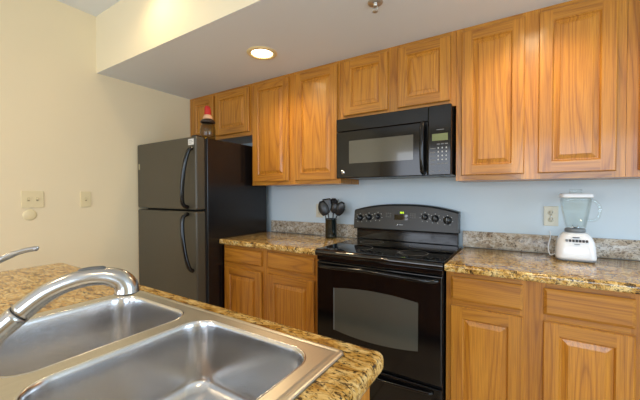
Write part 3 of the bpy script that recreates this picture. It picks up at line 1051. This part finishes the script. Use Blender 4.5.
SX0, SX1, SY0, SY1 = -0.085, 0.778, -2.252, -1.690
o = slab_profile(IX0, IX1, IY0, IY1, 0.022, 0.875, 0.915, GRAN_I, 0.012, (SX0 + .02, SX1 - .02, SY0 + .02, SY1 - .02)).build('countertop', None, (0, -2.0, 0.875))
tag(o, 'gold granite island countertop with dark veins around the sink', 'countertop')

# ------------------------------------------------------------------ sink
t = thing('kitchen_sink', 'brushed stainless double-bowl sink set in the island countertop', 'sink', ((SX0 + SX1) / 2, (SY0 + SY1) / 2, 0.915))
bowls = [(-0.040, 0.306, -2.140, -1.735), (0.346, 0.732, -2.140, -1.735)]
BR = 0.062
Z = 0.915
dk = MB()


def outer(i, z, r=0.016): return [(x, y, z) for x, y in rrect(SX0 + i, SX1 - i, SY0 + i, SY1 - i, max(r - i, .004))]


dk.rings([outer(.004, Z + .0003), outer(0.0, Z + .0006), outer(.002, Z + .004), outer(.006, Z + .0065), outer(.011, Z + .0065), outer(.0145, Z + .0050),
          outer(.0165, Z + .0048), outer(.019, Z + .0060), outer(.022, Z + .0062)], STEEL)
t_ = bmesh.new()
for loop in [outer(.022, Z + .0062)] + [[(x, y, Z + .0062) for x, y in rrect(b[0], b[1], b[2], b[3], BR, 8)] for b in bowls]:
    vs = [t_.verts.new(p) for p in loop]
    for k in range(len(vs)): t_.edges.new((vs[k], vs[(k + 1) % len(vs)]))
bmesh.ops.triangle_fill(t_, use_beauty=True, edges=t_.edges[:])
for f_ in t_.faces:
    if f_.normal.z < 0: f_.normal_flip()
dk.merge(t_, STEEL)
dk.build('rim_deck', t)
for b in bowls:
    bw = MB()
    zt_ = Z + .0062
    depth = 0.175
    prof = [(0, 0), (.0022, .0012), (.0045, -.0005), (.0065, -.005), (.0080, -.012)]
    prof += [(.008 + .010 * k / 5, -.012 - (depth - .047) * k / 5) for k in range(1, 6)]
    for k in range(1, 7):
        a = pi / 2 * k / 6
        prof.append((.018 + .035 * (1 - cos(a)), -(depth - .035) - .035 * sin(a)))
    rg = []
    for ins, dz in prof:
        rg.append([(x, y, zt_ + dz) for x, y in rrect(b[0] + ins, b[1] - ins, b[2] + ins, b[3] - ins, max(BR - ins * .35, .02), 8)])
    # floor sloping in to the drain
    mx, my = (b[0] + b[1]) / 2, (b[2] + b[3]) / 2
    last = rg[-1]
    for s_, dz in ((0.7, -.002), (0.45, -.004)):
        rg.append([(mx + (x - mx) * s_, my + (y - my) * s_, z + dz) for x, y, z in last])
    nn = len(last)
    circ = []
    for (x, y, z) in last:
        a = math.atan2((y - my) / (b[3] - b[2]), (x - mx) / (b[1] - b[0]))
        circ.append((mx + .043 * cos(a), my + .043 * sin(a), z - .006))
    rg.append(circ)
    bw.rings(rg, STEELB)
    bo = bw.build('bowl', t)
    zd = last[0][2] - .006
    MB().lathe([(.0435, 0), (.040, .001), (.036, -.004), (.030, -.012), (0, -.012)], (mx, my, zd), CHROME, 28).lathe([(0, -.004), (.012, -.004), (.013, -.010)], (mx, my, zd), CHROME, 16).build('drain_strainer', bo)

# ------------------------------------------------------------------ faucet
ZD = Z + .0065
fx, fy = 0.385, -2.203
t = thing('kitchen_faucet', 'large brushed nickel pull-out faucet arching over the island sink', 'faucet', (fx, fy, ZD))
MB().lathe([(0, 0), (.031, 0), (.031, .004), (.027, .010), (.025, .012)], (fx, fy, ZD), NICKEL).build('base_flange', t)
body = smooth_path([(fx, fy, ZD + .010), (0.388, -2.203, 0.955), (0.403, -2.198, 0.998), (0.421, -2.172, 1.043), (0.437, -2.140, 1.0775)], 5)
MB().tube(body, [0.0230] * 6 + [0.0215] * 5 + [0.019] * 5 + [0.0165] * (len(body) - 16), NICKEL, 20).build('spout_body', t)
MB().tube([(0.4365, -2.1410, 1.0765), (0.4378, -2.1386, 1.0790)], 0.0158, DARK, 20).build('joint_ring', t)
head = smooth_path([(0.4378, -2.1386, 1.0790), (0.455, -2.109, 1.1065), (0.477, -2.076, 1.1225), (0.497, -2.046, 1.1245), (0.511, -2.027, 1.1170), (0.5165, -2.019, 1.1050), (0.5170, -2.018, 1.0935)], 5)
L_ = len(head)
rad = [0.0160 - 0.0015 * min(1, k / 8) + 0.0055 * max(0, (k - 14) / (L_ - 15)) for k in range(L_)]
h_ = MB().tube(head, rad, NICKEL, 20).build('spray_head', t)
nz = Vector((0.5170, -2.018, 1.0935))
MB().lathe([(0, -.003), (.015, -.003), (.018, 0.0), (.018, .003)], nz, BLACKP, 20).build('nozzle', h_)
bp_ = [Vector((0.477, -2.076, 1.1355)), Vector((0.484, -2.066, 1.1380)), Vector((0.491, -2.055, 1.1385)), Vector((0.499, -2.044, 1.1380))]
MB().tube(smooth_path(bp_, 3), [.002] + [.0042] * 8 + [.003], GREYRUB, 10).build('spray_button', h_)
lv = [(fx - .022, fy, ZD + .030), (fx - .045, fy - .004, ZD + .040), (fx - .085, fy - .006, ZD + .062), (fx - .105, fy - .006, ZD + .072)]
MB().tube(smooth_path(lv, 4), 0.0055, NICKEL, 10).build('lever', t)

px, py = 0.100, -2.203
t = thing('slim_faucet', 'slim curved brushed metal spout at the left edge behind the large faucet', 'faucet', (px, py, ZD))
MB().lathe([(0, 0), (.020, 0), (.020, .004), (.014, .012), (.012, .034), (.009, .040)], (px, py, ZD), NICKEL, 24).build('base_flange', t)
sp = smooth_path([(px, py, ZD + .03), (0.101, -2.200, 1.00), (0.116, -2.172, 1.052), (0.134, -2.141, 1.094), (0.158, -2.101, 1.1245), (0.170, -2.072, 1.1385), (0.181, -2.050, 1.1435), (0.1845, -2.046, 1.1430)], 5)
MB().tube(sp, [0.0068] * (len(sp) - 12) + [0.0056] * 12, NICKEL, 14).build('spout', t)
